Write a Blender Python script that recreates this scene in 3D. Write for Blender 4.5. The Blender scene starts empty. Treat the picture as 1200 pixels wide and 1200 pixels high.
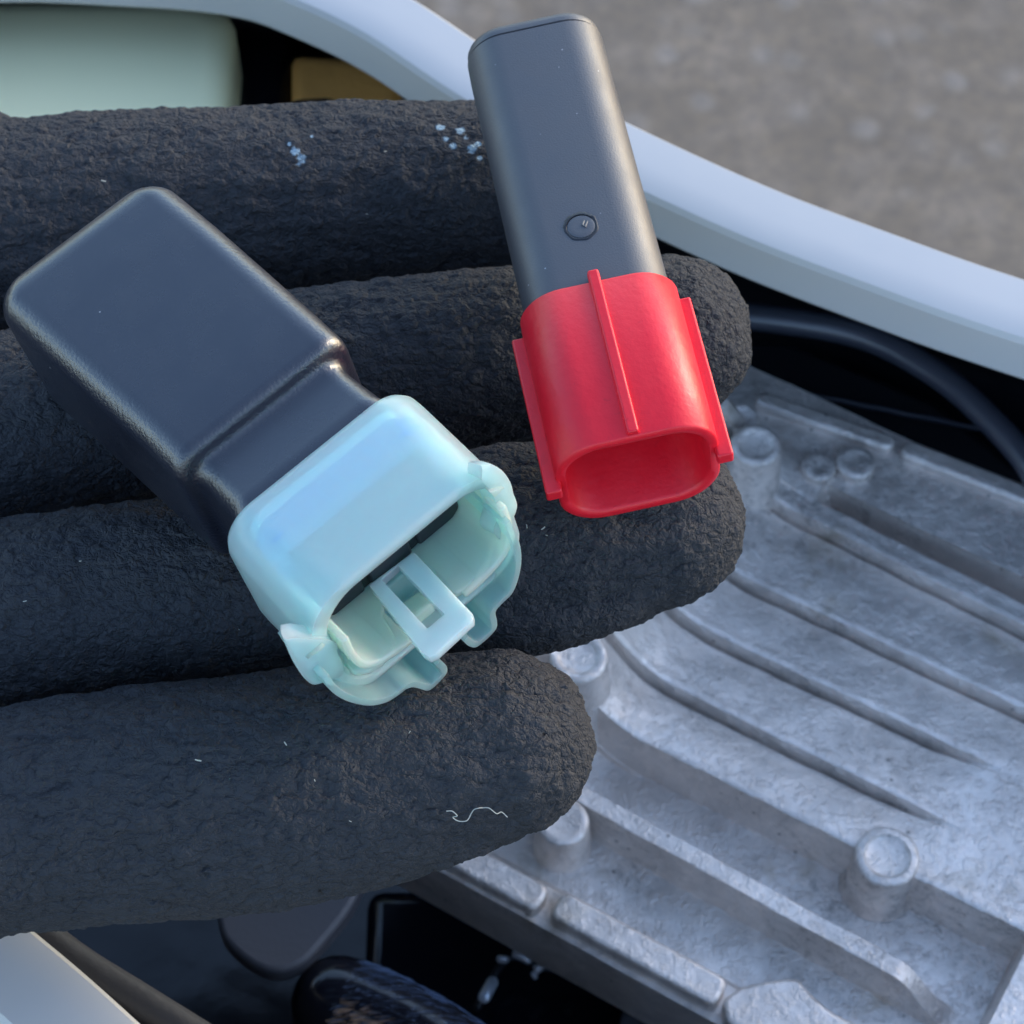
import bpy, bmesh, math, random
import numpy as np
from mathutils import Vector, Matrix
random.seed(7); rng = np.random.default_rng(7)
MM = 0.001
sc = bpy.context.scene
COL = sc.collection
R_ = math.radians

# ------------------------------------------------------------------ camera
PITCH = R_(58); DIST = 270.0; FPX = 2700.0
Dv = np.array([0, math.cos(PITCH), -math.sin(PITCH)]); Uv = np.array([0, math.sin(PITCH), math.cos(PITCH)])
Xv = np.array([1.0, 0, 0]); Cm = -Dv * DIST
cam_d = bpy.data.cameras.new('camera'); cam = bpy.data.objects.new('camera', cam_d); COL.objects.link(cam)
cam.location = Vector(Cm) * MM
cam.rotation_euler = (math.pi / 2 - PITCH, 0, 0)
cam_d.sensor_width = 36; cam_d.sensor_fit = 'HORIZONTAL'; cam_d.lens = 36 * FPX / 1200
cam_d.clip_start = 0.01; cam_d.clip_end = 500
cam_d.dof.use_dof = True; cam_d.dof.focus_distance = 0.272; cam_d.dof.aperture_fstop = 54
sc.camera = cam

# ------------------------------------------------------------------ sky and sun
SUN_EL, SUN_AZ = R_(20), R_(58)          # azimuth from +Y towards +X
w = bpy.data.worlds.new("World"); sc.world = w; w.use_nodes = True
nt = w.node_tree; bg = nt.nodes['Background']
sky = nt.nodes.new('ShaderNodeTexSky'); sky.sky_type = 'NISHITA'; sky.sun_disc = False
sky.sun_elevation = SUN_EL; sky.sun_rotation = SUN_AZ; sky.air_density = 1.0; sky.dust_density = 0.9; sky.ozone_density = 1.5
nt.links.new(sky.outputs[0], bg.inputs[0]); bg.inputs[1].default_value = 0.15
sd = bpy.data.lights.new('sun', 'SUN'); sd.energy = 0.5; sd.angle = R_(12); sd.color = (1, .85, .66)
so = bpy.data.objects.new('sun', sd); COL.objects.link(so)
sv = Vector((math.sin(SUN_AZ) * math.cos(SUN_EL), math.cos(SUN_AZ) * math.cos(SUN_EL), math.sin(SUN_EL)))
so.rotation_euler = sv.to_track_quat('Z', 'Y').to_euler()
sc.view_settings.view_transform = 'Standard'; sc.view_settings.look = 'None'
sc.view_settings.exposure = 1.72; sc.view_settings.gamma = 1
sc.cycles.use_denoising = True
sc.cycles.max_bounces = 10; sc.cycles.transmission_bounces = 8

# ------------------------------------------------------------------ helpers (authoring units: millimetres)
def bp(px, py, z):
    "photo pixel -> world point (mm) on the horizontal plane at height z"
    r = Dv + Xv * (px - 600) / FPX - Uv * (py - 600) / FPX
    return Cm + r * ((z - Cm[2]) / r[2])
def scale_at(p): return FPX / ((np.array(p) - Cm) @ Dv)

def tag(o, label=None, cat=None, group=None, kind=None):
    if label: o['label'] = label
    if cat: o['category'] = cat
    if group: o['group'] = group
    if kind: o['kind'] = kind
    return o
def empty(name, loc=(0, 0, 0), basis=None):
    o = bpy.data.objects.new(name, None); COL.objects.link(o); o.empty_display_size = 0.01
    m = Matrix.Identity(4)
    if basis is not None:
        for i in range(3):
            for j in range(3): m[i][j] = basis[i][j]
    m.translation = Vector([float(c) for c in loc]) * MM
    o.matrix_world = m
    return o
def mesh_obj(name, verts, faces, mat, parent=None, smooth=True, sharp=35, bevel=None, seg=3):
    me = bpy.data.meshes.new(name)
    v = (np.asarray(verts, dtype=float) * MM)
    me.from_pydata(v.tolist(), [], [tuple(map(int, f)) for f in faces]); me.update()
    bm = bmesh.new(); bm.from_mesh(me); bmesh.ops.remove_doubles(bm, verts=bm.verts, dist=1e-7)
    bmesh.ops.recalc_face_normals(bm, faces=bm.faces); bm.to_mesh(me); bm.free()
    if smooth:
        me.polygons.foreach_set('use_smooth', [True] * len(me.polygons))
        me.set_sharp_from_angle(angle=R_(sharp))
    me.materials.append(mat)
    o = bpy.data.objects.new(name, me); COL.objects.link(o)
    if parent is not None: o.parent = parent
    if bevel:
        b = o.modifiers.new('bevel', 'BEVEL'); b.width = bevel * MM; b.segments = seg; b.limit_method = 'ANGLE'; b.angle_limit = R_(40)
        b.harden_normals = False
    return o
class MB:
    def __init__(s): s.v = []; s.f = []
    def add(s, v, f):
        n = len(s.v); s.v += [tuple(map(float, p)) for p in v]; s.f += [tuple(int(i) + n for i in q) for q in f]; return s
def rrect(x0, x1, y0, y1, r, n=8):
    r = min(r, (x1 - x0) / 2 - 1e-3, (y1 - y0) / 2 - 1e-3); pts = []
    for cx, cy, a0 in ((x1 - r, y1 - r, 0), (x0 + r, y1 - r, 90), (x0 + r, y0 + r, 180), (x1 - r, y0 + r, 270)):
        for k in range(n + 1):
            a = R_(a0 + 90 * k / n); pts.append((cx + r * math.cos(a), cy + r * math.sin(a)))
    return pts
def loft(rings, cap0=True, cap1=True, closed=False):
    n = len(rings[0]); v = [p for r in rings for p in r]; f = []
    m = len(rings)
    for i in range(m if closed else m - 1):
        a = i * n; b = ((i + 1) % m) * n
        for k in range(n):
            k2 = (k + 1) % n; f.append((a + k, a + k2, b + k2, b + k))
    if not closed:
        if cap0: f.append(tuple(range(n))[::-1])
        if cap1: f.append(tuple(range((m - 1) * n, m * n)))
    return v, f
def prism_u(poly, u0, u1):
    "polygon in (v,t) extruded along u"
    return loft([[(u0, a, b) for a, b in poly], [(u1, a, b) for a, b in poly]])
def prism_t(poly, t0, t1):
    return loft([[(a, b, t0) for a, b in poly], [(a, b, t1) for a, b in poly]])
def box(x0, x1, y0, y1, z0, z1):
    return loft([[(x0, y0, z0), (x1, y0, z0), (x1, y1, z0), (x0, y1, z0)], [(x0, y0, z1), (x1, y0, z1), (x1, y1, z1), (x0, y1, z1)]])
def catmull(P, n=8):
    P = np.array(P, float); Q = np.vstack([2 * P[0] - P[1], P, 2 * P[-1] - P[-2]]); out = []
    for i in range(1, len(Q) - 2):
        for k in range(n):
            t = k / n; a, b, c, d = Q[i - 1], Q[i], Q[i + 1], Q[i + 2]
            out.append(.5 * ((2 * b) + (-a + c) * t + (2 * a - 5 * b + 4 * c - d) * t * t + (-a + 3 * b - 3 * c + d) * t ** 3))
    out.append(P[-1]); return np.array(out)
def tube(P, R, n=24, caps='round'):
    "tube through points P (k,3) with radii R"
    P = np.array(P, float); R = np.broadcast_to(np.array(R, float), (len(P),)).copy()
    T = np.gradient(P, axis=0); T /= np.linalg.norm(T, axis=1)[:, None] + 1e-12
    ref = np.array([0, 0, 1.0]) if abs(T[0][2]) < .9 else np.array([0, 1.0, 0])
    cs = []
    if caps == 'round':
        for k in range(5, 0, -1):
            a = R_(90 * k / 6 + 14); a = R_(90 * (k) / 6); cs.append((P[0] - T[0] * R[0] * math.sin(a), R[0] * math.cos(a), T[0]))
    for p, r, t in zip(P, R, T): cs.append((p, r, t))
    if caps == 'round':
        for k in range(1, 6):
            a = R_(90 * k / 6); cs.append((P[-1] + T[-1] * R[-1] * math.sin(a), R[-1] * math.cos(a), T[-1]))
    rings = []; b = ref
    for p, r, t in cs:
        b = b - t * (b @ t); b /= np.linalg.norm(b); c = np.cross(t, b)
        rings.append([p + r * (math.cos(x) * b + math.sin(x) * c) for x in np.linspace(0, 2 * math.pi, n, endpoint=False)])
    return loft(rings)
def band(outer, th):
    "open polyline (v,t) -> closed polygon offset by th to the right of travel"
    O = np.array(outer, float); T = np.gradient(O, axis=0); T /= np.linalg.norm(T, axis=1)[:, None]
    N = np.stack([T[:, 1], -T[:, 0]], 1); I = O + N * th
    return [tuple(p) for p in O] + [tuple(p) for p in I[::-1]]

# ------------------------------------------------------------------ material helpers
class N:
    def __init__(s, name):
        s.m = bpy.data.materials.new(name); s.m.use_nodes = True; s.t = s.m.node_tree
        s.p = s.t.nodes['Principled BSDF']; s.out = s.t.nodes['Material Output']
    def n(s, typ, **kw):
        x = s.t.nodes.new(typ)
        for k, v in kw.items():
            if k.startswith('i_'):
                key = k[2:].replace('_', ' ')
                x.inputs[key].default_value = v
            else: setattr(x, k, v)
        return x
    def l(s, a, b): s.t.links.new(a, b)
    def coord(s, sc_=1000.0, rot=(0, 0, 0), scale=None):
        tc = s.n('ShaderNodeTexCoord'); mp = s.n('ShaderNodeMapping')
        mp.inputs['Scale'].default_value = scale or (sc_, sc_, sc_); mp.inputs['Rotation'].default_value = rot
        s.l(tc.outputs['Object'], mp.inputs[0]); return mp.outputs[0]
    def noise(s, co, scale, detail=3, rough=.5, dist=0):
        x = s.n('ShaderNodeTexNoise'); s.l(co, x.inputs['Vector'])
        x.inputs['Scale'].default_value = scale; x.inputs['Detail'].default_value = detail
        x.inputs['Roughness'].default_value = rough; x.inputs['Distortion'].default_value = dist; return x.outputs['Fac']
    def vor(s, co, scale, feature='F1', smooth=None):
        x = s.n('ShaderNodeTexVoronoi'); x.feature = feature; s.l(co, x.inputs['Vector']); x.inputs['Scale'].default_value = scale
        if smooth is not None and feature == 'SMOOTH_F1': x.inputs['Smoothness'].default_value = smooth
        return x.outputs['Distance']
    def ramp(s, fac, *stops):
        x = s.n('ShaderNodeValToRGB'); s.l(fac, x.inputs[0]); e = x.color_ramp.elements
        while len(e) < len(stops): e.new(.5)
        for el, (p, c) in zip(e, stops):
            el.position = p; el.color = (c, c, c, 1) if isinstance(c, (int, float)) else (*c, 1)
        return x.outputs['Color']
    def math(s, op, a, b=0.0, c=None):
        x = s.n('ShaderNodeMath', operation=op)
        for i, q in enumerate((a, b, c)):
            if q is None: continue
            if isinstance(q, (int, float)): x.inputs[i].default_value = q
            else: s.l(q, x.inputs[i])
        return x.outputs[0]
    def mix(s, fac, a, b):
        x = s.n('ShaderNodeMix', data_type='RGBA')
        for i, q in ((0, fac), (6, a), (7, b)):
            if isinstance(q, (int, float)): x.inputs[i].default_value = q
            elif isinstance(q, tuple): x.inputs[i].default_value = (*q, 1)
            else: s.l(q, x.inputs[i])
        return x.outputs[2]
    def bump(s, h, dist, strength=1.0, prev=None):
        x = s.n('ShaderNodeBump'); x.inputs['Strength'].default_value = strength; x.inputs['Distance'].default_value = dist * MM
        s.l(h, x.inputs['Height'])
        if prev is not None: s.l(prev, x.inputs['Normal'])
        return x.outputs[0]
    def set(s, **kw):
        for k, v in kw.items():
            i = s.p.inputs[k.replace('_', ' ')]
            if isinstance(v, tuple): i.default_value = (*v, 1) if i.type == 'RGBA' else v
            elif isinstance(v, (int, float)): i.default_value = v
            else: s.l(v, i)
        return s

def mat_glove():
    a = N('crinkled_rubber'); co = a.coord()
    wx = a.n('ShaderNodeTexNoise'); a.l(co, wx.inputs['Vector']); wx.inputs['Scale'].default_value = .9; wx.inputs['Detail'].default_value = 2
    vm = a.n('ShaderNodeVectorMath', operation='MULTIPLY_ADD'); a.l(wx.outputs['Color'], vm.inputs[0]); vm.inputs[1].default_value = (1.6, 1.6, 1.6); a.l(co, vm.inputs[2])
    st = a.n('ShaderNodeVectorMath', operation='MULTIPLY'); a.l(vm.outputs[0], st.inputs[0]); st.inputs[1].default_value = (.8, 1.15, 1.0)
    n1 = a.noise(st.outputs[0], .42, 2, .5, .3)
    n3 = a.noise(st.outputs[0], .95, 2, .5, .3)
    n2 = a.noise(co, .2, 3, .5, .3)
    c1 = a.math('POWER', a.math('ABSOLUTE', a.math('MULTIPLY', a.math('SUBTRACT', n1, .5), 2.0)), .55)
    c2 = a.math('POWER', a.math('ABSOLUTE', a.math('MULTIPLY', a.math('SUBTRACT', n3, .5), 2.0)), .65)
    h = a.math('ADD', a.math('MULTIPLY', c1, .85), a.math('MULTIPLY', c2, .42))
    h = a.math('ADD', h, a.math('MULTIPLY', n2, 1.7))
    wr = a.n('ShaderNodeVectorMath', operation='MULTIPLY'); a.l(vm.outputs[0], wr.inputs[0]); wr.inputs[1].default_value = (.035, .16, .1)
    h = a.math('ADD', h, a.math('MULTIPLY', a.math('POWER', a.math('ABSOLUTE', a.math('SUBTRACT', a.noise(wr.outputs[0], 1.0, 2, .5, .4), .5)), .5), 1.3))
    dp = a.n('ShaderNodeDisplacement'); a.l(h, dp.inputs['Height']); dp.inputs['Scale'].default_value = .8 * MM; dp.inputs['Midlevel'].default_value = 1.45
    a.l(dp.outputs[0], a.out.inputs['Displacement']); a.m.displacement_method = 'BOTH'
    # paint specks near two spots on the first finger
    tc = a.n('ShaderNodeTexCoord'); fac = None
    for (x, y, r) in GLOVE_SPOTS:
        d = a.n('ShaderNodeVectorMath', operation='DISTANCE'); a.l(tc.outputs['Object'], d.inputs[0]); d.name = 'spot_%d_%d' % (x, y)
        g = a.n('ShaderNodeMapRange'); a.l(d.outputs['Value'], g.inputs[0]); g.inputs[1].default_value = 0; g.inputs[2].default_value = r * MM; g.inputs[3].default_value = 1; g.inputs[4].default_value = 0
        fac = g.outputs[0] if fac is None else a.math('MAXIMUM', fac, g.outputs[0])
    sp = a.noise(co, 1.9, 3, .75)
    f2 = a.ramp(a.math('MULTIPLY', fac, sp), (.18, 0.0), (.30, .85))
    c = a.mix(a.noise(co, .12, 4, .6), (.019, .021, .027), (.030, .032, .038))
    col = a.mix(f2, c, (.26, .38, .48))
    a.set(Base_Color=col, Roughness=.78, Specular_IOR_Level=.35)
    return a.m
GLOVE_SPOTS = [(346, 178, 1.2), (354, 186, 1.3), (350, 192, .8), (366, 160, .7), (339, 170, .6), (516, 150, 1.1), (522, 163, .9), (540, 154, 1.2), (547, 161, .8), (553, 176, 1.2), (560, 170, .8), (531, 172, .9), (562, 186, .7)]

def simple(name, col, rough=.5, metal=0.0, spec=.5, bump=None, **kw):
    a = N(name); a.set(Base_Color=col, Roughness=rough, Metallic=metal, Specular_IOR_Level=spec)
    if bump:
        co = a.coord(); h = None
        for (s_, d_) in bump:
            h = a.bump(a.noise(co, s_, 3, .55), d_, 1.0, h)
        a.set(Normal=h)
    a.set(**kw); return a
M = {}
M['glove'] = mat_glove()
# glossy black moulded plastic with orange peel that is stronger away from the flat top
a = simple('glossy_black_plastic', (.008, .010, .020), .24, spec=.8, Coat_Weight=.6, Coat_Roughness=.22, Coat_IOR=1.6)
co = a.coord(); 
geo = a.n('ShaderNodeTexCoord'); sx = a.n('ShaderNodeSeparateXYZ'); a.l(geo.outputs['Normal'], sx.inputs[0])
flat = a.math('POWER', a.math('ABSOLUTE', sx.outputs[2]), 8.0)
amp = a.math('SUBTRACT', 1.0, a.math('MULTIPLY', flat, .9))
hh = a.math('MULTIPLY', a.noise(co, 2.2, 3, .6), amp)
b1 = a.bump(hh, .10); a.l(b1, a.p.inputs['Coat Normal'])
a.l(a.bump(a.noise(co, .08, 1), .5, .35, b1), a.p.inputs['Normal'])
sm = a.noise(co, .15, 4, .6)
rgh = a.math('ADD', a.ramp(sm, (.3, .22), (.75, .32)), a.math('MULTIPLY', a.math('SUBTRACT', 1.0, flat), .05)); a.set(Roughness=rgh, Coat_Roughness=rgh)
spk = a.ramp(a.vor(co, .16), (.012, 1.0), (.03, 0.0)); a.set(Base_Color=a.mix(spk, (.008, .010, .020), (.35, .35, .36)))
M['gloss'] = a.m
a = simple('satin_grey_plastic', (.036, .037, .046), .40, spec=1.0, Coat_Weight=.25, Coat_Roughness=.5, Coat_IOR=1.6); co = a.coord()
a.l(a.bump(a.noise(co, 4.0, 2, .6), .035), a.p.inputs['Normal'])
spk = a.ramp(a.vor(co, .35), (.02, 1.0), (.05, 0.0)); a.set(Base_Color=a.mix(spk, (.036, .037, .046), (.3, .3, .32)))
a.set(Roughness=a.ramp(a.noise(co, .2, 4, .6), (.3, .44), (.7, .56)))
M['grey'] = a.m
a = simple('red_plastic', (.66, .012, .035), .36, spec=.5); co = a.coord()
sc_ = a.ramp(a.noise(co, .35, 5, .65, 1.0), (.62, 0.0), (.78, .5))
a.set(Base_Color=a.mix(sc_, (.74, .009, .024), (.36, .008, .018)), Roughness=a.ramp(a.noise(co, .3, 4), (.3, .33), (.7, .48)))
a.l(a.bump(a.noise(co, .9, 3, .6), .06), a.p.inputs['Normal'])
M['red'] = a.m
def milky(name, base, trans, rough=.25, scale=.0035):
    a = simple(name, base, rough, spec=.5)
    a.set(Subsurface_Weight=1.0, Subsurface_Radius=(.7, 1.0, 1.0), Subsurface_Scale=scale)
    co = a.coord(); a.l(a.bump(a.noise(co, .5, 3, .5), .05), a.p.inputs['Normal'])
    g = a.n('ShaderNodeBsdfRefraction'); g.inputs['Color'].default_value = (.78, .96, .95, 1); g.inputs['Roughness'].default_value = .32; g.inputs['IOR'].default_value = 1.12
    mx = a.n('ShaderNodeMixShader'); mx.inputs[0].default_value = trans
    a.l(a.p.outputs[0], mx.inputs[1]); a.l(g.outputs[0], mx.inputs[2]); a.l(mx.outputs[0], a.out.inputs['Surface'])
    return a.m
M['milky'] = milky('milky_translucent_plastic', (.70, .90, .90), .60, rough=.2)
M['milkyL'] = milky('milky_latch_plastic', (.68, .87, .88), .35)
M['milky3'] = milky('clearer_translucent_plastic', (.60, .82, .84), .72, scale=.002)
M['core'] = simple('pale_core_plastic', (.84, .93, .96), .4).m
M['milky2'] = milky('milky_pale_green_plastic', (.78, .90, .70), .5)
M['seal'] = simple('blue_seal_rubber', (.06, .34, .74), .5).m
M['tank'] = simple('cloudy_tank_plastic', (.98, .93, .58), .4).m
M['white'] = simple('white_painted_plastic', (.50, .50, .505), .36, bump=[(.03, .4)]).m
M['black'] = simple('black_plastic', (.012, .013, .018), .38, bump=[(.25, .15)]).m
M['blackgloss'] = simple('wet_black_plastic', (.006, .007, .012), .16, bump=[(.02, 1.2), (.3, .04)]).m
M['darkgrey'] = simple('dark_grey_plastic', (.06, .065, .08), .45, bump=[(1.0, .05)]).m
M['trim'] = simple('dull_trim_rubber', (.028, .028, .032), .6, bump=[(.5, .2)]).m
M['tan'] = simple('brown_foam_block', (.90, .42, .10), .8, bump=[(.2, .6)]).m
M['steel'] = simple('bright_steel', (.75, .8, .88), .2, .45).m  # whitish base paints in the glints of clip and droplets
M['lint'] = simple('pale_lint', (.38, .38, .34), .8).m
M['hose'] = simple('hose_rubber', (.05, .055, .075), .3, spec=1.0, bump=[(.3, .1)]).m
M['fur'] = simple('dusty_fibres', (.16, .23, .38), .28).m  # blue of these fibres paints the sky sheen streaked over the hose
M['furtan'] = simple('sandy_fibres', (.75, .52, .34), .5).m
# cast aluminium
a = N('cast_aluminium'); co = a.coord()
mot = a.noise(co, .11, 6, .62, .6); fine = a.noise(co, 1.1, 5, .7); pit = a.vor(co, .22)
blot = a.ramp(a.noise(co, .16, 6, .75, 1.4), (.47, 0.0), (.62, 1.0))
base = a.mix(a.ramp(mot, (.35, 0.0), (.65, 1.0)), (.66, .60, .56), (.88, .80, .745))
zone = a.ramp(a.noise(co, .035, 2, .5), (.42, .12), (.62, 1.0))
base = a.mix(a.math('MULTIPLY', zone, a.math('MULTIPLY', blot, a.ramp(fine, (.38, 0.0), (.60, .9)))), base, (.34, .31, .29))
dts = a.math('MULTIPLY', a.ramp(a.vor(co, .30), (.06, 1.0), (.14, 0.0)), a.ramp(a.noise(co, .08, 2), (.5, 0.0), (.6, .8)))
base = a.mix(dts, base, (.16, .14, .13))
rust = a.ramp(a.noise(co, .045, 4, .65, .5), (.60, 0.0), (.72, .5)); base = a.mix(rust, base, (.38, .29, .17))
a.set(Base_Color=base, Metallic=.6, Roughness=a.ramp(fine, (.3, .28), (.7, .48)), Specular_IOR_Level=.5)
b = a.bump(fine, .14); b = a.bump(a.ramp(a.noise(co, .5, 4, .7), (.5, 0.0), (.62, 1.0)), .10, 1.0, b); b = a.bump(mot, .5, .6, b)
a.l(b, a.p.inputs['Normal']); M['alu'] = a.m
# asphalt
a = N('worn_asphalt'); co = a.coord()
c1 = a.noise(co, .012, 5, .6, .4); c2 = a.vor(co, .075); c3 = a.noise(co, .09, 4, .7)
base = a.mix(a.ramp(c1, (.35, 0.0), (.65, 1.0)), (.165, .125, .088), (.235, .18, .128))
base = a.mix(a.ramp(c3, (.35, 0.0), (.7, 1.0)), base, (.15, .118, .09))
vc = a.n('ShaderNodeTexVoronoi'); a.l(co, vc.inputs['Vector']); vc.inputs['Scale'].default_value = .055
sx = a.n('ShaderNodeSeparateColor'); a.l(vc.outputs['Color'], sx.inputs[0])
stone = a.math('MULTIPLY', a.ramp(sx.outputs[0], (.70, 0.0), (.95, .32)), a.ramp(vc.outputs['Distance'], (.2, 1.0), (.6, 0.0)))
base = a.mix(stone, base, (.40, .36, .33))
base = a.mix(a.ramp(a.noise(co, .035, 3, .6), (.45, 0.0), (.7, .30)), base, (.34, .27, .215))
base = a.mix(a.ramp(a.noise(co, .16, 3, .7), (.4, 0.0), (.65, .45)), base, (.10, .085, .075))
a.set(Base_Color=base, Roughness=.85); M['asphalt'] = a.m

# ------------------------------------------------------------------ ground
g = 60000.0
gr = mesh_obj('ground', [(-g, -g, -760), (g, -g, -760), (g, g, -760), (-g, g, -760)], [(0, 1, 2, 3)], M['asphalt'], smooth=False)
tag(gr, 'brown grey worn asphalt far below the hand', kind='structure')

# ------------------------------------------------------------------ white body panel: rim round the opening
ZR = -60
path = [(230, 30), (160, 52), (120, 66), (81, 82), (61.5, 91), (41.6, 101), (19.8, 114.3), (0, 128), (-17.3, 143), (-31, 152), (-45, 158.5), (-66, 161.5), (-99, 162), (-139, 152),
        (-168, 115), (-175, 70), (-150, 30), (-116, 1), (-80, -30), (-63.5, -43.5), (-43, -61), (-13, -84), (50, -108), (130, -115), (220, -90), (262, -30)]
pc = catmull(path + [path[0]], 7)[:-1]
Tn = np.roll(pc, -1, 0) - np.roll(pc, 1, 0); Tn /= np.linalg.norm(Tn, axis=1)[:, None]
inw = np.stack([-Tn[:, 1], Tn[:, 0]], 1)
cen = pc.mean(0)
if ((cen - pc[20]) @ inw[20]) < 0: inw = -inw
prof = [(0, -14), (0, -3), (.3, -1.2), (1.2, -.2), (4, -.2), (7, -.25), (10, -.4), (11.6, -.8), (12.2, -1.8), (12.7, -9.2), (12.3, -10), (11.5, -9.6), (10.8, -5), (9, -3.5), (5, -2.5), (2.5, -4.5), (2, -14)]
rings = []
for p, i in zip(pc, inw):
    rings.append([(p[0] + i[0] * s, p[1] + i[1] * s, ZR + h) for s, h in prof])
v, f = loft(rings, closed=True)
wp = empty('body_panel', (0, 0, -300)); tag(wp, 'white glossy body panel rim curving round the dark engine bay', 'body panel')
def child(name, v, f, mat, root, **k):
    off = np.array(root.matrix_world.translation) / MM; Rm = np.array(root.matrix_world.to_3x3())
    v = (np.asarray(v, float) - off) @ Rm
    return mesh_obj(name, v, f, mat, root, **k)
child('rim', v, f, M['white'], wp, sharp=24)
# outer skirt of the panel going down, leaning outwards
rings = [[(p[0] + i[0] * s, p[1] + i[1] * s, ZR + h) for s, h in [(0.6, -14), (-7, -20), (-25, -38), (-33, -75), (-34, -160), (-29, -300), (-27, -300), (-32, -160), (-31, -76), (-23, -40), (-5.5, -22), (1.6, -17)]] for p, i in zip(pc, inw)]
v, f = loft(rings, closed=True); child('outer_skirt', v, f, M['white'], wp, sharp=60)

# black liner tub under the rim
rings = [[(p[0] + i[0] * s, p[1] + i[1] * s, h) for s, h in [(5, -69), (1.5, -77), (-4, -84), (-19, -104), (-26, -140), (-26, -205), (-24, -205), (-24, -141), (-17, -106), (-2, -86), (3.5, -78), (7, -71)]] for p, i in zip(pc, inw)]
lt = empty('bay_liner', (0, 0, -210)); tag(lt, 'black plastic liner walls and floor of the engine bay', 'liner')
v, f = loft(rings, closed=True); child('liner_wall', v, f, M['black'], lt, sharp=60)
fl = [(p[0] - i[0] * 24, p[1] - i[1] * 24, -204) for p, i in zip(pc, inw)]; fl2 = [(x, y, -208) for x, y, z in fl]
v, f = loft([fl2, fl]); child('liner_floor', v, f, M['blackgloss'], lt, smooth=False)

# ------------------------------------------------------------------ cast aluminium housing (ribbed)
ZP = -110; RA = R_(-30.5)
Pa = np.array([math.cos(RA), math.sin(RA), 0]); Qa = np.array([-math.sin(RA), math.cos(RA), 0])
def sst(x, a, b):
    t = np.clip((x - a) / (b - a), 0, 1); return t * t * (3 - 2 * t)
ps = np.arange(-34, 150, .45); qs = np.arange(-.9, 108.01, .2)
PP, QQ = np.meshgrid(ps, qs)
def height(p, q):
    EDGE = .35
    st = lambda e: sst(q, e - EDGE, e + EDGE)
    z = np.full_like(p, -11.0)                                        # lower floors
    ew = 31.6 + 1.2 * np.clip(p / 60, -1, 1.5)
    # plateau between E and ridge A
    z = z + 11 * sst(q, ew - .3, ew + .2)
    # saw-tooth strips: just below an edge the surface sits lower, rising towards the next edge down
    def tooth(lo, hi, amp):
        r = np.clip((q - lo) / (hi - lo), 0, 1)
        gr = 1.9 * amp / 3.0 * sst(q, hi - 1.0, hi - .55) * (1 - sst(q, hi - .24, hi + .24))  # groove added at each step foot, shaped to hold a dark line of shade
        return -amp * (r ** 1.5) * (1 - sst(q, hi - .24, hi + .24)) * (q > lo) - gr
    e0 = ew; eD = 43.0 + .02 * p; eC = 55.2 + .03 * p; eB = 67.6 + .02 * p; eA = 84.2 - .02 * p
    fade = 1 - sst(p, 42, 58)
    z += tooth(e0 + 3, eD, 2.6 * fade) + tooth(eD + 1, eC, 2.6 * (1 - sst(p, 44, 60))) + tooth(eC + 1, eB, 2.6) + tooth(eB + 1, eA, 2.8)
    for e_, f_ in ((eD, fade), (eC, 1 - sst(p, 44, 60)), (eB, 1.0), (eA, 1.0), (e0 + .3, 1.0)):
        z += .22 * f_ * np.exp(-((q - e_ - .9) / 1.1) ** 2) * (q > e_)
    # pocket between ridge A and shelf
    pk = sst(q, eA + 4.0, eA + 5.6) * (1 - sst(q, 91.6, 92.1)) * sst(p, 9, 13)
    z -= 11 * pk
    # ridge F on the low floor
    eF = 17.8 - .015 * p
    fr = sst(q, eF - .5, eF + .1) * (1 - sst(q, eF + 3.0, eF + 4.4)) * (1 - sst(p, 58, 70))
    z += 9.4 * fr * (q < e0 - 1)
    # low sill to the rim on the lower side
    z += 1.5 * (1 - sst(q, 5.5, 7.0))
    # right plateau
    z = np.where(q < ew, z + (0 - z) * sst(p, 73, 74.2) , z)
    # wall rising at the left
    p0 = np.where(q > 88, 9.5, np.where(q < 31, 4.5, 8.5))
    t = np.clip((p0 - p) / 15.0, 0, 1.6)
    wall = np.where(t < .8, 13 * (1 - np.sqrt(np.clip(1 - np.clip(t, 0, .8) ** 2, 0, 1))), 5.2 + (t - .8) * 17)
    wall = np.minimum(wall, 14)
    wm = sst(q, 9, 22) * (1 - sst(q, 90, 97)); 
    wl = 14 + (wall - 14) 
    z = z + wall * wm
    # scallops in the wall round the bosses
    return z
ZZ = height(PP, QQ)
ZZ += .10 * np.sin(PP * .21 + QQ * .13) + .06 * np.sin(PP * .53 - QQ * .37)
nq, npp = ZZ.shape
V = (PP[..., None] * Pa + QQ[..., None] * Qa); V[..., 2] = ZP + ZZ
V = V.reshape(-1, 3)
idx = np.arange(nq * npp).reshape(nq, npp)
F = np.stack([idx[:-1, :-1], idx[:-1, 1:], idx[1:, 1:], idx[1:, :-1]], -1).reshape(-1, 4).tolist()
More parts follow.
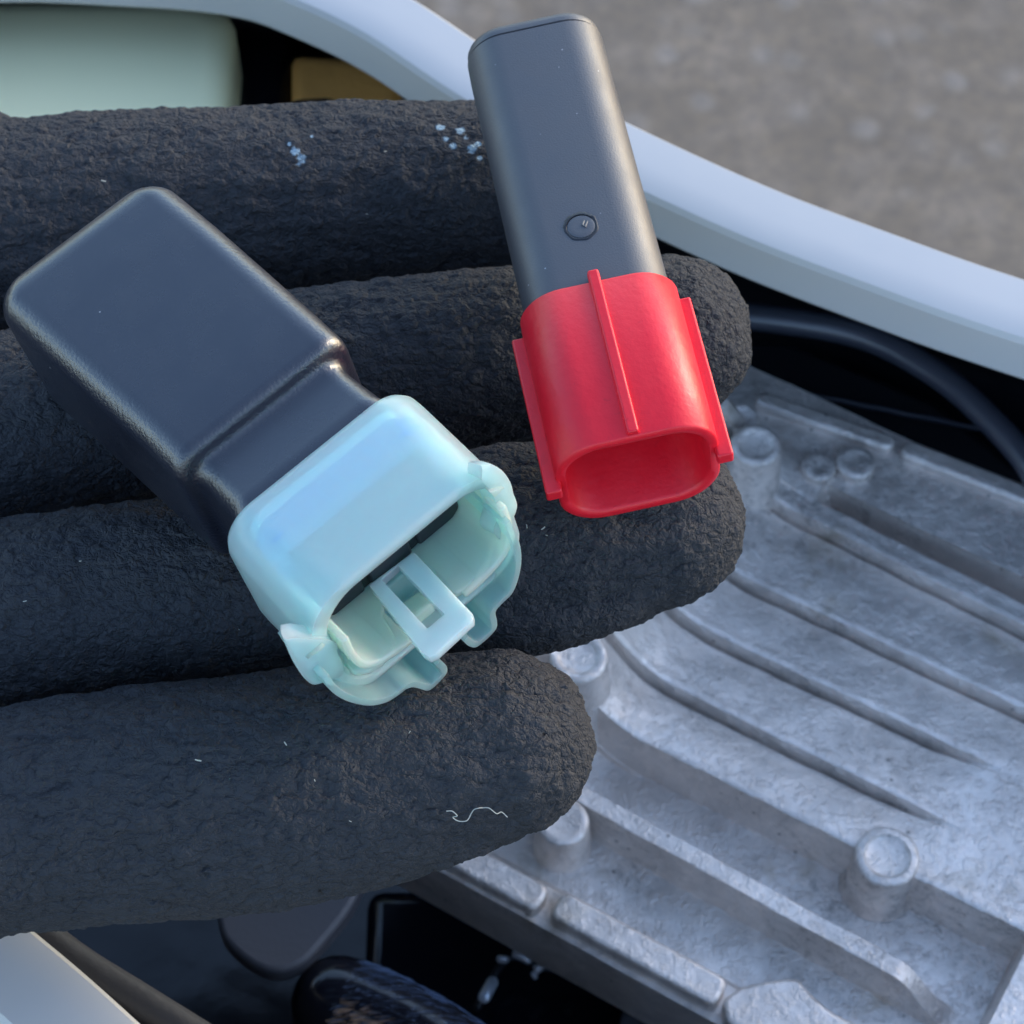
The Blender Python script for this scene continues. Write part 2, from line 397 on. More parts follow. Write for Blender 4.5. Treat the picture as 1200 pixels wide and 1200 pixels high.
# skirt
border = list(idx[0, :]) + list(idx[1:, -1]) + list(idx[-1, -2::-1]) + list(idx[-2:0:-1, 0])
Vb = V[border].copy(); Vb[:, 2] = ZP - 26; n0 = len(V); V = np.vstack([V, Vb]); nb = len(border)
for i in range(nb):
    j = (i + 1) % nb; F.append((border[i], border[j], n0 + j, n0 + i))
F.append(tuple(range(n0, n0 + nb))[::-1])
hs = empty('aluminium_housing', (40, 30, ZP - 26)); tag(hs, 'ribbed cast aluminium housing lying in the engine bay below the glove', 'metal housing')
child('cover_plate', V, F, M['alu'], hs, sharp=38)
def PQ(p, q, z): return Pa * p + Qa * q + np.array([0, 0, ZP + z])
def boss(px, py, ztop, r, h, dish=.7, taper=1.0):
    c = bp(px, py, ZP + ztop); rings = []
    for rr, zz in [(r * taper + 1.2, -h), (r * taper + .3, -h + 1.2), (r + .1, -1), (r, -.35), (r - .35, 0), (r - 1.3, 0), (r - 1.6, -dish * .6), (r - 2.0, -dish), (r * .3, -dish), (r * .15, -dish - .1)]:
        rings.append([c + np.array([rr * math.cos(x), rr * math.sin(x), zz]) for x in np.linspace(0, 2 * math.pi, 40, endpoint=False)])
    v, f = loft(rings); return child('screw_boss', v, f, M['alu'], hs, sharp=50)
boss(1040, 1003, 1.2, 5.1, 12, .6)
boss(886, 520, 12, 4.3, 22, .5, 1.35)
boss(868, 488, 10, 3.2, 14, .4)
boss(1003, 540, 2.2, 3.4, 5, .12)
boss(678, 768, 14, 4.7, 24, .5, 1.3)
boss(660, 962, -1.0, 4.2, 12, .1, 1.1)
boss(960, 545, 2.0, 3.0, 5, .12)
def strip(p0, p1, q0, q1, z0, z1, skew=0.0, name='sealing_lip'):
    poly = rrect(p0, p1, q0, q1, 1.6, 4); 
    v, f = loft([[PQ(a_, b_ + skew * (a_ - p0), z0) for a_, b_ in poly], [PQ(a_, b_ + skew * (a_ - p0), z1) for a_, b_ in poly]])
    return child(name, v, f, M['alu'], hs, bevel=.8)
strip(-9, 16.5, 99.6, 103.0, -2, 2.0, .13)
strip(18.0, 60, 103.0, 106.8, -3, 2.0, .08)
strip(6.6, 36.5, 0.0, 5.2, -22, -5.5)
strip(-26, 4.6, -.4, 4.6, -22, -6.0)
# lug at the bottom of the housing
lg = catmull([bp(x, y, ZP - 6) for x, y in [(846, 1172), (868, 1156), (905, 1148), (934, 1146), (948, 1160), (978, 1186), (1030, 1215), (1000, 1260), (900, 1230), (850, 1196)]], 4)
v, f = loft([[p - np.array([0, 0, 8]) for p in lg], list(lg)]); child('casting_lug', v, f, M['alu'], hs, bevel=1.2)
lr = catmull([bp(x, y, ZP - 6) for x, y in [(862, 1180), (885, 1163), (915, 1158), (936, 1160), (955, 1180), (990, 1204)]], 5)

# ------------------------------------------------------------------ black things round the housing
pts = catmull([bp(820, 372, -106), bp(870, 370, -106), bp(1000, 390, -106), bp(1085, 430, -106), bp(1150, 482, -106), bp(1215, 560, -106), bp(1260, 680, -106)], 8)
v, f = tube(pts, 2.5, 20); o = mesh_obj('hose', v, f, M['hose']); tag(o, 'thick black hose arching between white rim and aluminium housing', 'hose')
pts = np.array([bp(860, 446, -118), bp(930, 459, -118), bp(1000, 473, -118), bp(1060, 485, -118), bp(1146, 502, -118)])
pts = catmull(pts, 6); pts[:, 2] += np.sin(np.arange(len(pts)) * 1.3) * .12
v, f = tube(pts, .5, 8); o = mesh_obj('thin_cable', v, f, M['hose']); tag(o, 'thin dusty black cable beside the upper edge of the aluminium housing', 'cable')
pl = [bp(800, 395, -122), bp(930, 398, -122), bp(1100, 470, -122), bp(1290, 620, -122), bp(1290, 680, -122), bp(1050, 540, -122), bp(850, 470, -122)]
v, f = loft([[p - np.array([0, 0, 6]) for p in pl], pl]); o = mesh_obj('splash_shield', v, f, M['black'], bevel=2); tag(o, 'black plastic shield under the thin cable, right of the red connector', 'shield')

# reservoir, bracket and brown block at the top left
rt = empty('fluid_reservoir', (-60, 90, -130)); tag(rt, 'cloudy white plastic fluid reservoir behind the index finger', 'reservoir')
c1 = bp(270, 24, -82); x1 = c1[0] + .5; y1 = c1[1] + 7
rg = []
for ins, z in [(4, -130), (1, -127), (0, -123), (0, -87), (.6, -84.5), (2.2, -82.7), (5, -82)]:
    rg.append([(x, y, z) for x, y in rrect(-150 + ins, x1 - ins, y1 - 60 + ins, y1 - ins, 6, 6)])
v, f = loft(rg); child('tank', v, f, M['tank'], rt, sharp=60)
b0 = bp(276, 40, -98); b1 = bp(338, 130, -98)
v, f = box(b0[0], b1[0], b1[1] - 25, b0[1] + 6, -150, -98); o = mesh_obj('bracket', v, f, M['blackgloss'], bevel=2.5); tag(o, 'black plastic bracket standing right beside the white reservoir', 'bracket')
v, f = loft([[bp(342, 66, z), bp(470, 74, z), bp(470, 140, z), bp(342, 140, z)] for z in (-150, -92)])
o = mesh_obj('foam_block', v, f, M['tan'], bevel=2.0); tag(o, 'orange brown block in shade under the white rim above the fingers', 'block')
v, f = loft([[bp(335, 118, z), bp(395, 114, z), bp(412, 150, z), bp(335, 150, z)] for z in (-92.5, -86)])
o = mesh_obj('plug', v, f, M['black'], bevel=2.0); tag(o, 'small black plug in front of the orange brown block', 'plug')

# things in the dark lower part of the bay
trim = [bp(30, 1082, -72), bp(90, 1128, -72), bp(160, 1172, -72), bp(250, 1228, -72), bp(400, 1320, -72)]
v, f = tube(catmull(trim, 6), 2.6, 12); o = mesh_obj('edge_trim', v, f, M['trim']); tag(o, 'dull dark rubber edge trim beside the white panel at lower left', 'trim')
pp = [bp(252, 1040, -120), bp(256, 1085, -120), bp(268, 1108, -120), bp(295, 1130, -120), bp(322, 1139, -120), bp(350, 1131, -120), bp(372, 1112, -120), bp(412, 1062, -120), bp(430, 1020, -120)]
pp = catmull(pp, 4); v, f = loft([[p - np.array([0, 0, 5]) for p in pp], list(pp)]); o = mesh_obj('relay_cover', v, f, M['darkgrey'], bevel=1.2)
tag(o, 'smooth dark grey rounded cover peeking out under the little finger', 'cover')
# fuzzy sleeve
fz = catmull([bp(398, 1178, -128), bp(450, 1200, -128), bp(520, 1240, -128), bp(600, 1300, -128), bp(700, 1380, -128)], 8)
fs = empty('fuzzy_hose', fz[16]); tag(fs, 'fuzzy worn black hose with blue and sandy fibres at the bottom edge', 'hose')
v, f = tube(fz, 8.0, 24); child('hose_core', v, f, M['blackgloss'], fs)
for nm, mt, lo, hi, cnt in (('fibres', M['fur'], .0, 1.0, 2600), ('sandy_fibres', M['furtan'], .0, .9, 1100)):
    mb = MB(); Tf = np.gradient(fz, axis=0); Tf /= np.linalg.norm(Tf, axis=1)[:, None]
    for _ in range(cnt):
        s = rng.uniform(lo, hi) * (len(fz) - 2); i = int(s); t = s - i; c = fz[i] * (1 - t) + fz[i + 1] * t; T = Tf[i]
        bq = np.cross(T, [0, 0, 1]); bq /= np.linalg.norm(bq); ang = rng.uniform(-.1, math.pi + .1) if nm == 'fibres' else rng.uniform(.35, 1.3)
        nrm = math.cos(ang) * bq + math.sin(ang) * np.cross(bq, T); side = np.cross(nrm, T)
        root = c + nrm * 7.9; L = rng.uniform(1.6, 3.4)
        dr = T * rng.normal(.85, .12) + side * rng.normal(.45, .12) + nrm * rng.uniform(.0, .12); dr /= np.linalg.norm(dr)
        wd = T * .06
        mb.add([root - wd, root + wd, root + dr * L * .6 + wd * .7, root + dr * L - nrm * .2], [(0, 1, 2), (0, 2, 3)])
    o = child(nm, mb.v, mb.f, mt, fs, smooth=False); o['kind'] = 'stuff'
# little bright clips
def blob(name, px, py, z, L, Wd, ang, mat, label, cat, group=None, h=1.0):
    c = bp(px, py, z); rg = []; L *= .78; Wd *= .75
    for k in range(7):
        a_ = R_(-60 + 25 * k); rg.append([(c[0] + (x * math.cos(ang) - y * math.sin(ang)) * math.cos(a_), c[1] + (x * math.sin(ang) + y * math.cos(ang)) * math.cos(a_), z + h * math.sin(a_)) for x, y in rrect(-L / 2, L / 2, -Wd / 2, Wd / 2, Wd * .45, 4)])
    v, f = loft(rg); o = mesh_obj(name, v, f, mat); tag(o, label, cat, group); return o
cl = empty('wire_clip', bp(600, 1130, -150)); tag(cl, 'bright steel clip glinting in the dark bay below the little finger', 'clip')
for nm, px, py, L, Wd, an in (('prong', 572, 1160, 6.5, 3, 1.1), ('prong', 612, 1121, 5.0, 2.2, -.5), ('prong', 589, 1124, 3, 1.8, -.1), ('spring', 632, 1134, 3, 2.2, .7), ('spring', 626, 1143, 2, 1.4, -.9), ('rivet', 670, 1136, 1.4, 1.2, 0)):
    o = blob(nm, px, py, -150, L, Wd, an, M['steel'], None, None); o.parent = cl; o.matrix_parent_inverse = cl.matrix_world.inverted()
v, f = tube(catmull([bp(560, 1180, -153), bp(575, 1150, -151.5), bp(600, 1122, -151.5), bp(640, 1135, -151.5), bp(680, 1138, -153)], 5), .7, 8)
child('clip_wire', v, f, M['black'], cl)
db = [blob('water_droplet', px, py, -150, L, L * .7, an, M['steel'], lb, 'droplet', h=.5) for px, py, L, an, lb in (
    (544, 1066, 1.6, 0, 'upper left glossy droplet in the dark bay below the fingertip'), (558, 1076, 2.0, -.4, 'second glossy droplet just right of the upper left one'))]
pg = [bp(745, 1138, -142), bp(860, 1205, -142), bp(900, 1290, -142), bp(700, 1290, -142), bp(733, 1172, -142)]
v, f = loft([[p - np.array([0, 0, 6]) for p in pg], pg]); o = mesh_obj('mounting_plate', v, f, M['darkgrey'], bevel=1.0); tag(o, 'flat dark grey mounting plate under the bottom edge of the housing', 'plate')
pb = [bp(505, 1040, -160), bp(760, 1170, -160), bp(700, 1300, -160), bp(420, 1300, -160), bp(430, 1040, -160)]
v, f = loft([[p - np.array([0, 0, 40]) for p in pb], pb]); o = mesh_obj('wiring_box', v, f, M['blackgloss'], bevel=3.0); tag(o, 'wet glossy black box in the bay carrying the bright clip', 'box')

# ------------------------------------------------------------------ gloved hand
TOP = -13.0
def finger(ptsr, extra, dz=0.0):
    P, Rr = [], []
    for px, py, rp in ptsr:
        z = TOP + dz - 12
        for _ in range(6):
            c = bp(px, py, z); r = rp / scale_at(c); z = TOP + dz - r
        P.append(c); Rr.append(r)
    ex = [np.array(e[:3], float) for e in extra]; er = [e[3] for e in extra]
    P = ex + P; Rr = er + Rr
    A = catmull(np.hstack([np.array(P), np.array(Rr)[:, None]]), 8)
    return tube(A[:, :3], A[:, 3], 40)
mb = MB()
f1 = finger([(-120, 290, 138), (0, 277, 134), (150, 250, 120), (300, 240, 113), (450, 228, 108), (560, 226, 106), (600, 226, 103), (628, 228, 98)], [(-200, 8, -34, 17), (-150, 20, -32, 16)])
f2 = finger([(-120, 520, 116), (0, 508, 118), (150, 480, 118), (300, 458, 112), (450, 434, 106), (600, 417, 104), (700, 410, 101), (785, 395, 96)], [(-200, -2, -36, 18), (-150, -1, -32, 16)])
f3 = finger([(-120, 730, 112), (0, 722, 112), (150, 700, 112), (300, 682, 110), (450, 660, 112), (570, 645, 119), (680, 630, 116), (770, 612, 103)], [(-200, -12, -36, 18), (-150, -18, -32, 15)], .5)
f4 = finger([(-120, 985, 130), (0, 962, 132), (150, 942, 136), (300, 928, 137), (430, 908, 132), (530, 885, 121), (585, 872, 111)], [(-200, -22, -36, 17), (-150, -34, -32, 15)], 1.0)
f5 = finger([(540, 722, 44), (600, 722, 46), (660, 714, 44), (720, 700, 38)], [], -7.5)
for q in (f1, f2, f3, f4, f5): mb.add(*q)
palm = [(-330, 0, -38, 30), (-270, 0, -38, 31), (-215, 0, -38, 33), (-190, 4, -36, 25), (-160, 2, -36, 20)]
A = catmull(palm, 6); mb.add(*tube(A[:, :3], A[:, 3], 40))
for y in (-28, 26):
    A = catmull([(-230, y * .5, -38, 26), (-190, y, -37, 20), (-150, y * 1.1, -34, 15)], 6); mb.add(*tube(A[:, :3], A[:, 3], 32))
A = catmull([(-225, 15, -32, 20), (-195, 50, -26, 17), (-170, 82, -22, 14.5), (-150, 108, -20, 12.5)], 8); mb.add(*tube(A[:, :3], A[:, 3], 32))
hand = mesh_obj('gloved_hand', mb.v, mb.f, M['glove'])
rm = hand.modifiers.new('remesh', 'REMESH'); rm.mode = 'VOXEL'; rm.voxel_size = .48 * MM; rm.use_smooth_shade = True
sm = hand.modifiers.new('smooth', 'SMOOTH'); sm.iterations = 4; sm.factor = .5
tag(hand, 'left hand in a dark charcoal crinkled rubber work glove, palm up under both connectors', 'gloved hand')

# ------------------------------------------------------------------ black relay cap with translucent sleeve
RB = np.array([[0.6418, 0.7477, -0.1705], [-0.7591, 0.6509, -0.0034], [0.1084, 0.1316, 0.9854]])
u_, s_, vt_ = np.linalg.svd(RB); RB = u_ @ vt_
oA = np.array([-62.1, 27.17, 6.52])
relay = empty('relay_connector', oA, RB); tag(relay, 'glossy black relay cap with a pale blue translucent sleeve on its lower end', 'connector')
W, T = 25.6, 23.0
rings = []
def ring_rr(u, ins, r, w0=0, w1=W, t0=-T, t1=0, dn=0): return [(u, a_, b_) for a_, b_ in rrect(w0 + ins, w1 - ins, t0 + ins, t1 - ins - dn, r, 9)]
for k in range(9):
    an = R_(90 * k / 8); rings.append(ring_rr(2.3 * (1 - math.sin(an)) + .0, 2.3 * (1 - math.cos(an)) , 3.2 - 1.2 * (1 - math.cos(an)))) if False else None
    i_ = 1 - math.sin(an); rings.append([(-2.0 + 4.2 * (1 - math.cos(an)), a_, b_) for a_, b_ in rrect(-1.4 + 4.4 * i_, W - .5 - 4.4 * i_, -T + 2.4 * i_, -2.4 * i_, 3.7 - 1.4 * i_, 12)])
rings = [r for r in rings if r is not None]
for u, ins in [(10, 0), (20, 0), (30, 0), (35.0, 0), (35.4, .05), (35.9, .2), (36.3, .5), (36.55, .9), (36.68, 1.3), (36.72, 1.7), (36.85, 2.1), (37.15, 2.45), (37.6, 2.68), (38.4, 2.76), (39.4, 2.7), (44, 2.3), (47.4, 1.7), (47.6, 2.0)]:
    rings.append([(u, a_, b_) for a_, b_ in rrect(-1.4 * max(0, 1 - u / 34) + ins * .75, W - .35 * max(0, 1 - u / 25) - ins * .75, -T + ins, -ins, max(3.7 - ins * .3, 1.5), 12)])
v, f = loft(rings); mesh_obj('relay_body', v, f, M['gloss'], relay, sharp=75)
# plug body and terminals seen inside the sleeve
mbp = MB(); mbp.add(*box(53.4, 56.0, 3.2, W - 3.2, -15.6, -3.4)); mbp.add(*box(56, 56.7, 2.4, 8.6, -14.7, -5)); mbp.add(*box(56, 57.0, 9.6, 15.6, -14.4, -5)); mbp.add(*box(56, 56.7, 16.8, W - 2.4, -14.7, -5))
v, f = loft([[(u, a_, b_) for a_, b_ in rrect(2.0, W - 2.0, -T + 3.5, -2.0, 2.6, 8)] for u in (47.6, 53.3)]); mesh_obj('pale_core', v, f, M['core'], relay)
mesh_obj('plug_core', mbp.v, mbp.f, M['black'], relay, bevel=.35)
v, f = loft([[(u, a_, b_) for a_, b_ in rrect(1.8 - e, W - 1.8 + e, -T + 3.2 - e, -1.8 + e, 2.6, 8)] for u, e in ((48.9, -.2), (49.7, .3), (50.6, .45), (51.4, .3), (52.2, .45), (52.9, .25), (53.4, -.3))])
mesh_obj('seal_ring', v, f, M['seal'], relay)
slv = empty('sleeve'); slv.parent = relay
def sl(name, v, f, mat='milky', **k): return mesh_obj(name, v, f, M[mat], slv, **k)
S0, S1 = 46.6, 63.3
def tube_ring(secs, inner):
    R1 = [[(u, a_, b_) for a_, b_ in rrect(v0, v1, t0, t1, r, 10)] for u, v0, v1, t0, t1, r in secs]
    R2 = [[(u, a_, b_) for a_, b_ in rrect(v0, v1, t0, t1, r, 10)] for u, v0, v1, t0, t1, r in inner]
    return loft(R1 + R2[::-1], closed=True)
SB = -20.2
outer = [(S0, -.35, 25.35, SB - 1.2, -.95, 4.2), (S0 + .35, -.95, 25.95, SB - 1.8, -.35, 4.6), (S0 + 1.2, -1.4, 26.4, SB - 2.2, .1, 5.0), (S0 + 3, -1.5, 26.5, SB - 2.2, .2, 5.2), (56, -1.6, 26.5, SB - 1.5, .2, 5.8), (S1 - .5, -1.7, 26.5, SB - .6, .15, 6.4), (S1, -1.5, 26.3, SB - .4, -.05, 5.6)]
inner = [(S0, .75, 24.75, SB - .6, -1.35, 3.6), (S0 + 3, .2, 25.0, SB - .9, -1.25, 4.0), (S1 - .4, .3, 25.3, SB + .5, -1.75, 5.2), (S1, .1, 25.5, SB + .3, -1.5, 5.6)]
v, f = tube_ring(outer, inner); sl('sleeve_shell', v, f, sharp=70)
# side wings
def loc_u(px, py, u):
    r = Dv + Xv * (px - 600) / FPX - Uv * (py - 600) / FPX; n = RB[:, 0]
    p = Cm + r * (((oA + n * u - Cm) @ n) / (r @ n)); l = RB.T @ (p - oA); return (l[1], l[2])
UW = 64.0
rw = [loc_u(x, y, UW) for x, y in [(566, 548), (577, 546), (590, 553), (599, 566), (603, 580), (607, 592), (605, 602), (599, 612), (596, 622), (588, 632), (580, 622), (584, 604), (582, 588), (576, 574), (566, 562)]]
lw = [loc_u(x, y, UW) for x, y in [(334, 750), (339, 763), (346, 778), (357, 795), (367, 803), (376, 802), (384, 799), (400, 793), (400, 780), (394, 766), (393, 755), (380, 750), (362, 750), (346, 748)]]
def flare(P):
    P = [tuple(q) for q in catmull(np.array(P + [P[0]]), 3)[:-1]]
    cc = np.array([13.0, -9.0]); rg = []
    for u, k in ((61.9, .95), (62.5, .975), (63.1, .99), (63.6, 1.0), (UW - .15, 1.0), (UW, .985)):
        rg.append([(u, cc[0] + (a_ - cc[0]) * k, cc[1] + (b_ - cc[1]) * k) for a_, b_ in P])
    return loft(rg)
v, f = flare(rw); sl('side_wing', v, f, sharp=50)
v, f = flare(lw); sl('side_wing', v, f, sharp=50)
# outer shroud lobes with a channel each
US = 66.0
lobeL = [loc_u(x, y, US) for x, y in [(379, 797), (387, 809), (400, 818.5), (418, 825), (435, 827), (452, 823.5), (466, 815.5), (476, 808), (484, 805.5), (493, 807.5), (501, 809.5), (508, 806), (516, 798), (523.5, 789), (523.5, 781), (517, 774)]]
lobeR = [loc_u(x, y, US) for x, y in [(543, 751.5), (549, 757), (557, 759), (565, 754), (575, 745), (582, 736), (582.5, 727), (581, 717), (588, 708), (600, 696), (607, 680), (611, 660), (610, 641), (604, 622), (598, 610)]]
def smooth2(P, n=4): return [tuple(q) for q in catmull(np.array(P), n)]
def shroud(lobe, th):
    L = smooth2(lobe); bnd = band(L, th); n = len(bnd)
    cent = np.array([13.0, -12.0])
    rg = []
    for u, k in ((US, 1.0), (62.5, 1.0), (57.5, 1.0)):
        rg.append([(u, cent[0] + (a_ - cent[0]) * k, cent[1] + (b_ - cent[1]) * k) for a_, b_ in bnd])
    return loft(rg)
# make the offset go inwards (towards the centre)
def inward(lobe):
    L = np.array(lobe); m = len(L) // 2; Tt = L[m + 1] - L[m - 1]; Nn = np.array([Tt[1], -Tt[0]])
    return 1.0 if Nn @ (np.array([13, -10]) - L[m]) > 0 else -1.0
v, f = shroud(lobeL, .85 * inward(lobeL)); sl('shroud_lobe', v, f, 'milky3', bevel=.25, seg=2)
v, f = shroud(lobeR, .85 * inward(lobeR)); sl('shroud_lobe', v, f, 'milky3', bevel=.25, seg=2)
# back web closing the shroud
v, f = prism_u([(1, -12), (1, -19), (4, -22.5), (9, -24), (17, -24), (22, -22.5), (24.5, -19), (24.5, -12), (23, -15.8), (3, -15.8)], 56.6, 57.6); sl('shroud_web', v, f, 'milky3', bevel=.3)
# inner floor (U) with slots, and latch ring
FL = -15.0
def in_t(px, py, t):
    r = Dv + Xv * (px - 600) / FPX - Uv * (py - 600) / FPX; n = RB[:, 2]
    p = Cm + r * (((oA + n * t - Cm) @ n) / (r @ n)); l = RB.T @ (p - oA); return (l[0], l[1])
def ip(pts, t=FL): return [in_t(x, y, t) for x, y in pts]
padL = ip([(383, 726), (435, 680), (450, 692), (449, 722), (462, 743), (466, 752), (461, 762), (445, 777), (430, 786), (412, 788), (402, 776), (396, 757), (388, 745)])
padR = ip([(459, 665), (518, 606), (535, 590), (556, 600), (575, 612), (581, 630), (577, 650), (566, 670), (548, 688), (534, 696), (526, 692), (508, 671), (498, 664), (485, 655), (470, 662)])
v, f = prism_t(padL, FL - 1.1, FL); sl('inner_floor', v, f, 'milky2', bevel=.35)
v, f = prism_t(padR, FL - 1.1, FL); sl('inner_floor', v, f, 'milky2', bevel=.35)
fr = band(smooth2([(.9, -6.0), (.9, -10), (1.6, -13.2), (3.4, -15.2), (6, -16.0), (8.4, -16.2)]), -1.0)
v, f = prism_u(fr, 54.5, 65.2); sl('inner_wall', v, f, 'milky2', bevel=.3)
fr = band(smooth2([(25.0, -6.0), (25.0, -10), (24.3, -13.2), (22.4, -15.2), (19, -16.0), (16.4, -16.2)]), 1.0)
v, f = prism_u(fr, 54.5, 65.2); sl('inner_wall', v, f, 'milky2', bevel=.3)
oL = ip([(429, 689), (436, 683), (501, 775), (507, 778), (514, 774), (553, 741), (557, 734), (555, 728), (500, 672), (487, 655), (478, 648)])
# latch ring as four bars
bars = [[(438, 693), (452, 683), (504, 745), (503, 776)], [(503, 776), (504, 745), (524, 728), (557, 731), (551, 743), (509, 778)], [(524, 728), (557, 731), (492, 655), (470, 668)], [(430, 690), (438, 693), (470, 668), (492, 655), (482, 648)]]
hole = ip([(451, 688), (470, 671), (524, 728), (504, 745)]); outr = ip([(436, 694), (488, 655), (557, 728), (557, 735), (514, 775), (506, 778), (499, 774)])
def ring_prism(outer, inner, t0, t1):
    def resample(P, n):
        P = np.array(P + [P[0]]); d = np.r_[0, np.cumsum(np.linalg.norm(np.diff(P, axis=0), axis=1))]; s = np.linspace(0, d[-1], n, endpoint=False)
        return np.stack([np.interp(s, d, P[:, 0]), np.interp(s, d, P[:, 1])], 1)
    c = np.mean(inner, axis=0)
    angs = sorted(set([round(math.atan2(p[1] - c[1], p[0] - c[0]), 5) for p in outer + inner]))
    def hit(P, an):
        dx, dy = math.cos(an), math.sin(an); best = None
        for i in range(len(P)):
            a0 = np.array(P[i]) - c; b0 = np.array(P[(i + 1) % len(P)]) - c; e = b0 - a0; den = dx * e[1] - dy * e[0]
            if abs(den) < 1e-9: continue
            t = (a0[0] * e[1] - a0[1] * e[0]) / den; s = (a0[0] * dy - a0[1] * dx) / den
            if t > 0 and -1e-6 <= s <= 1 + 1e-6 and (best is None or t > best): best = t
        return (c[0] + dx * best, c[1] + dy * best)
    Oo = [hit(outer, a_) for a_ in angs]; Ii = [hit(inner, a_) for a_ in angs]; n = len(angs)
    return loft([[(x, y, t0) for x, y in Oo], [(x, y, t1) for x, y in Oo], [(x, y, t1) for x, y in Ii], [(x, y, t0) for x, y in Ii]], closed=True)
v, f = ring_prism(outr, hole, FL + .3, FL + 1.7); sl('latch_loop', v, f, 'milkyL', bevel=.3)
# small cross block seen through the loop
v, f = prism_t(ip([(462, 712), (492, 690), (508, 706), (480, 728)], FL - 3), FL - 6, FL - 3); sl('cross_block', v, f, 'milky2', bevel=.5)
for tri in ([(574, 577), (591, 572), (580, 583)], [(381, 756), (361, 772), (377, 762)]):
    q = [loc_u(x, y, UW + .5) for x, y in tri]; v, f = prism_u(q, UW - .5, UW + .5); sl('mould_tab', v, f, 'milky2')

# ------------------------------------------------------------------ grey cap with red shroud
BB = np.array([[0.18, 0.977, -0.111], [-0.984, 0.178, -0.033], [-0.013, 0.115, 0.993]])
u_, s_, vt_ = np.linalg.svd(BB); BB = u_ @ vt_
kS = 1.058; oB = Cm + (np.array([2.23, 59.17, 19.26]) - Cm) * kS
cap = empty('red_connector', oB, BB); tag(cap, 'dark grey dummy plug with an open bright red shroud on its lower end', 'connector')
K = lambda v: (np.asarray(v, float) * kS)
HW = 8.6; GT = -13.2
rings = []
for k in range(7):
    an = R_(90 * k / 6); i = 1.5 * (1 - math.sin(an)); rings.append([(-1.6 + 1.5 * (1 - math.cos(an)), a_, b_) for a_, b_ in rrect(-HW + .15 + i, HW - .15 - i, GT + .15 + i, -.15 - i, 4.6 - i * .5, 9)])
for u, i in [(.35, .15), (.45, .38), (.62, .38), (.75, .0), (20, 0), (44, 0)]:
    rings.append([(u, a_, b_) for a_, b_ in rrect(-HW + i, HW - i, GT + i, -i, 4.7, 9)])
v, f = loft(rings); mesh_obj('cap_body', K(v), f, M['grey'], cap, sharp=60)
dk = [[(32.3 + q * math.cos(x), q * math.sin(x), h) for x in np.linspace(0, 2 * math.pi, 36, endpoint=False)] for q, h in ((1.62, -.1), (1.62, .08), (1.5, .13), (.9, .12))]
v, f = loft(dk); mesh_obj('gate_disc', K(v), f, M['grey'], cap, sharp=50)
# moulding gate mark
mbm = MB(); cx, cy, rr = 32.3, 0.0, 1.75
ringp = []
for k in range(48):
    x = 2 * math.pi * k / 48; w_ = .16 + .05 * math.sin(7 * x) + (.10 if math.cos(x - 3.3) > .3 else 0) * (1 + .5 * math.sin(19 * x)); h = .10 + (.14 if math.cos(x - 3.3) > .3 else 0) * (.6 + .4 * math.sin(23 * x))
    ringp.append([(cx + (rr - .13) * math.cos(x), cy + (rr - .13) * math.sin(x), -.08), (cx + (rr - .03) * math.cos(x), cy + (rr - .03) * math.sin(x), h), (cx + (rr + w_) * math.cos(x), cy + (rr + w_) * math.sin(x), h * .9), (cx + (rr + w_ + .2) * math.cos(x), cy + (rr + w_ + .2) * math.sin(x), -.08)])
v, f = loft(ringp, closed=True); mesh_obj('gate_mark', K(v), f, M['black'], cap, sharp=70)
v, f = tube([(cx - .7, cy + .5, .02), (cx - .1, cy + .2, .12), (cx + .25, cy + .45, .1), (cx - .5, cy + .85, .02)], .16, 8); mesh_obj('gate_stub', K(v), f, M['grey'], cap)
sh = empty('shroud'); sh.parent = cap
RT = -15.9; U0, U1 = 40.6, 62.1; RWd = 9.35
outer = [(U0, -RWd + .3, RWd - .3, RT + 1.6, .35, 5.0), (U0 + .4, -RWd, RWd, RT + 1.2, .65, 5.2), (52, -RWd, RWd, RT + .5, .55, 5.3), (U1 - .25, -RWd, RWd, RT, .35, 5.4), (U1, -RWd + .2, RWd - .2, RT + .2, .15, 5.3)]
inner = [(U0 + 2, -RWd + 1.4, RWd - 1.4, RT + 2.8, -1.0, 4.0), (U0 + 2.3, -RWd + 1.35, RWd - 1.35, RT + 2.6, -1.0, 4.2), (U1 - .4, -RWd + 1.25, RWd - 1.25, RT + 1.6, -1.15, 4.3), (U1, -RWd + 1.05, RWd - 1.05, RT + 1.35, -.9, 4.4)]
v, f = tube_ring(outer, inner); mesh_obj('shroud_shell', K(v), f, M['red'], sh, sharp=60)
v, f = loft([[(u, a_, b_) for a_, b_ in rrect(-RWd + 1.2, RWd - 1.2, RT + 2.5, -.9, 4.4, 8)] for u in (U0 + 3.4, U0 + 4.2)]); mesh_obj('inner_end_wall', K(v), f, M['red'], sh, smooth=False)
v, f = loft([[(u, a_, b_) for a_, b_ in [(-.75, .2), (-.62, 1.15), (.62, 1.15), (.75, .2)]] for u in (39.4, 61.95)]); mesh_obj('top_rib', K(v), f, M['red'], sh, bevel=.25)
for sgn in (-1, 1):
    y0, y1 = sorted((sgn * (RWd - .5), sgn * 10.75)); v, f = box(41.9 if sgn < 0 else 41.2, 63.4, y0, y1, -7.4, -5.6); mesh_obj('guide_fin', K(v), f, M['red'], sh, bevel=.3)
    y0, y1 = sorted((sgn * 10.2, sgn * 10.9))
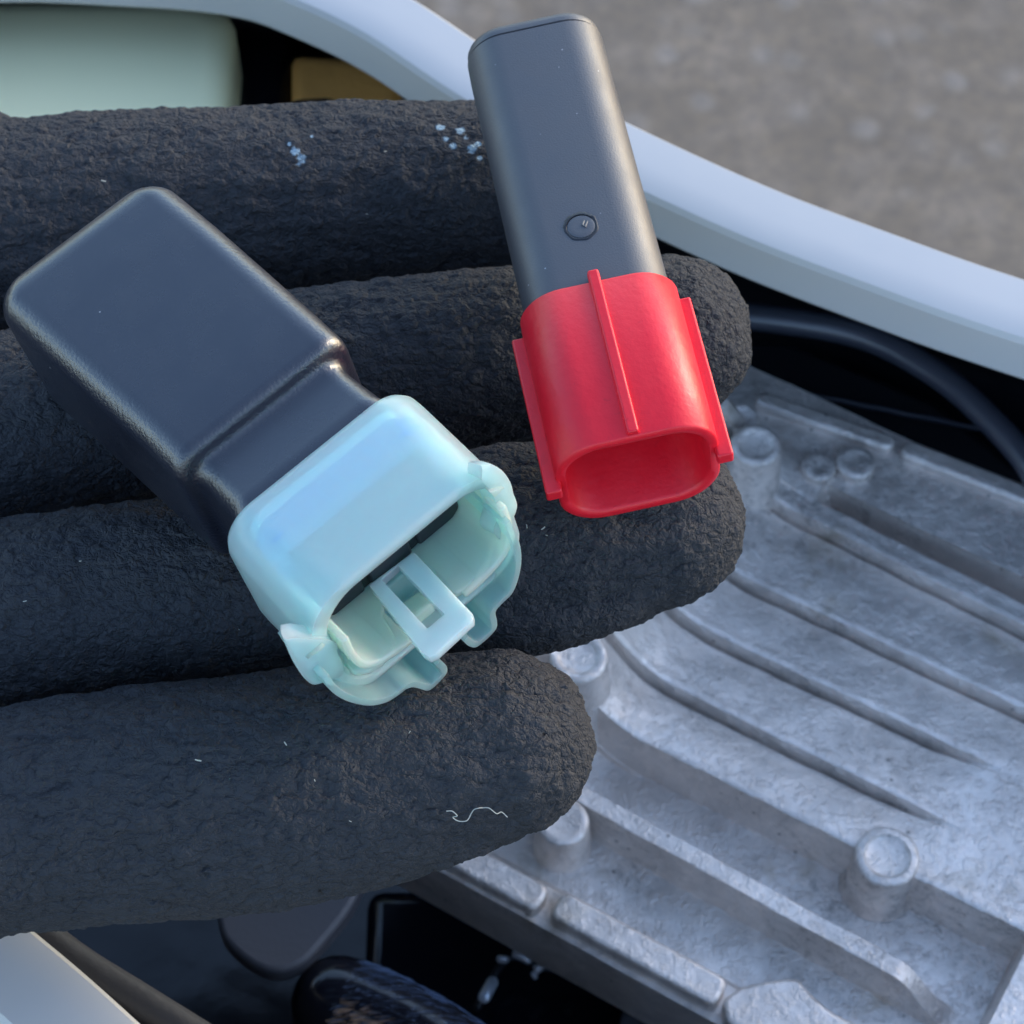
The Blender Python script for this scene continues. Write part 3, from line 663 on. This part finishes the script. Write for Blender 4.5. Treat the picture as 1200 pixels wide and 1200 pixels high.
# ------------------------------------------------------------------ lint and specks on the glove, laid on its real surface
bpy.context.view_layer.update()
dg = bpy.context.evaluated_depsgraph_get()
from mathutils.bvhtree import BVHTree
he = hand.evaluated_get(dg); hm = he.to_mesh(); bv = BVHTree.FromPolygons([v_.co[:] for v_ in hm.vertices], [p_.vertices[:] for p_ in hm.polygons]); he.to_mesh_clear()
def on_glove(px, py, lift=.5):
    r = Dv + Xv * (px - 600) / FPX - Uv * (py - 600) / FPX
    h = bv.ray_cast(Vector(Cm) * MM, Vector(r).normalized())
    if h[0] is None: return None, None
    return np.array(h[0]) / MM + np.array(h[1]) * lift, np.array(h[1])
for x, y, r_ in GLOVE_SPOTS:
    p, n_ = on_glove(x, y, .3)
    nd = M['glove'].node_tree.nodes['spot_%d_%d' % (x, y)]
    nd.inputs[1].default_value = [c * MM for c in p]
LIFT = .75
lt_ = [(522, 947), (528, 946), (533, 950), (529, 954), (535, 957), (544, 955), (550, 950), (553, 944), (558, 941), (563, 943), (571, 942), (579, 946), (586, 947), (592, 951)]
lp = catmull([on_glove(x, y, LIFT + .25 * (k % 3))[0] for k, (x, y) in enumerate(lt_)], 6)
v, f = tube(lp, .065, 6); o = mesh_obj('lint_thread', v, f, M['lint']); tag(o, 'pale curled lint thread lying on the little finger of the glove', 'thread')
hp = catmull([on_glove(x, y, LIFT)[0] for x, y in [(178, 560), (190, 590), (212, 612), (226, 610)]], 6)
mb = MB()
for (x, y, s_) in [(233, 893, .22), (335, 874, .2), (369, 915, .14), (636, 620, .2), (617, 618, .15), (640, 628, .12), (122, 214, .22), (30, 705, .15), (95, 660, .12), (452, 180, .14), (500, 610, .1),
                   (280, 735, .10), (410, 960, .10), (240, 300, .1), (430, 250, .1), (480, 860, .1)]:
    p, n_ = on_glove(x, y, LIFT - .1)
    if p is None: continue
    s_ *= .7; a_ = rng.uniform(0, 6.28); d1 = np.array([math.cos(a_), math.sin(a_), .2]) * s_ * rng.uniform(.8, 2.0)
    mb.add(*tube([p - d1, p + d1 * .2, p + d1 + np.array([0, 0, s_ * .5])], s_ * .55, 6))
o = mesh_obj('lint_specks', mb.v, mb.f, M['lint']); tag(o, 'tiny pale dust specks scattered over the black glove', 'dust', kind='stuff')
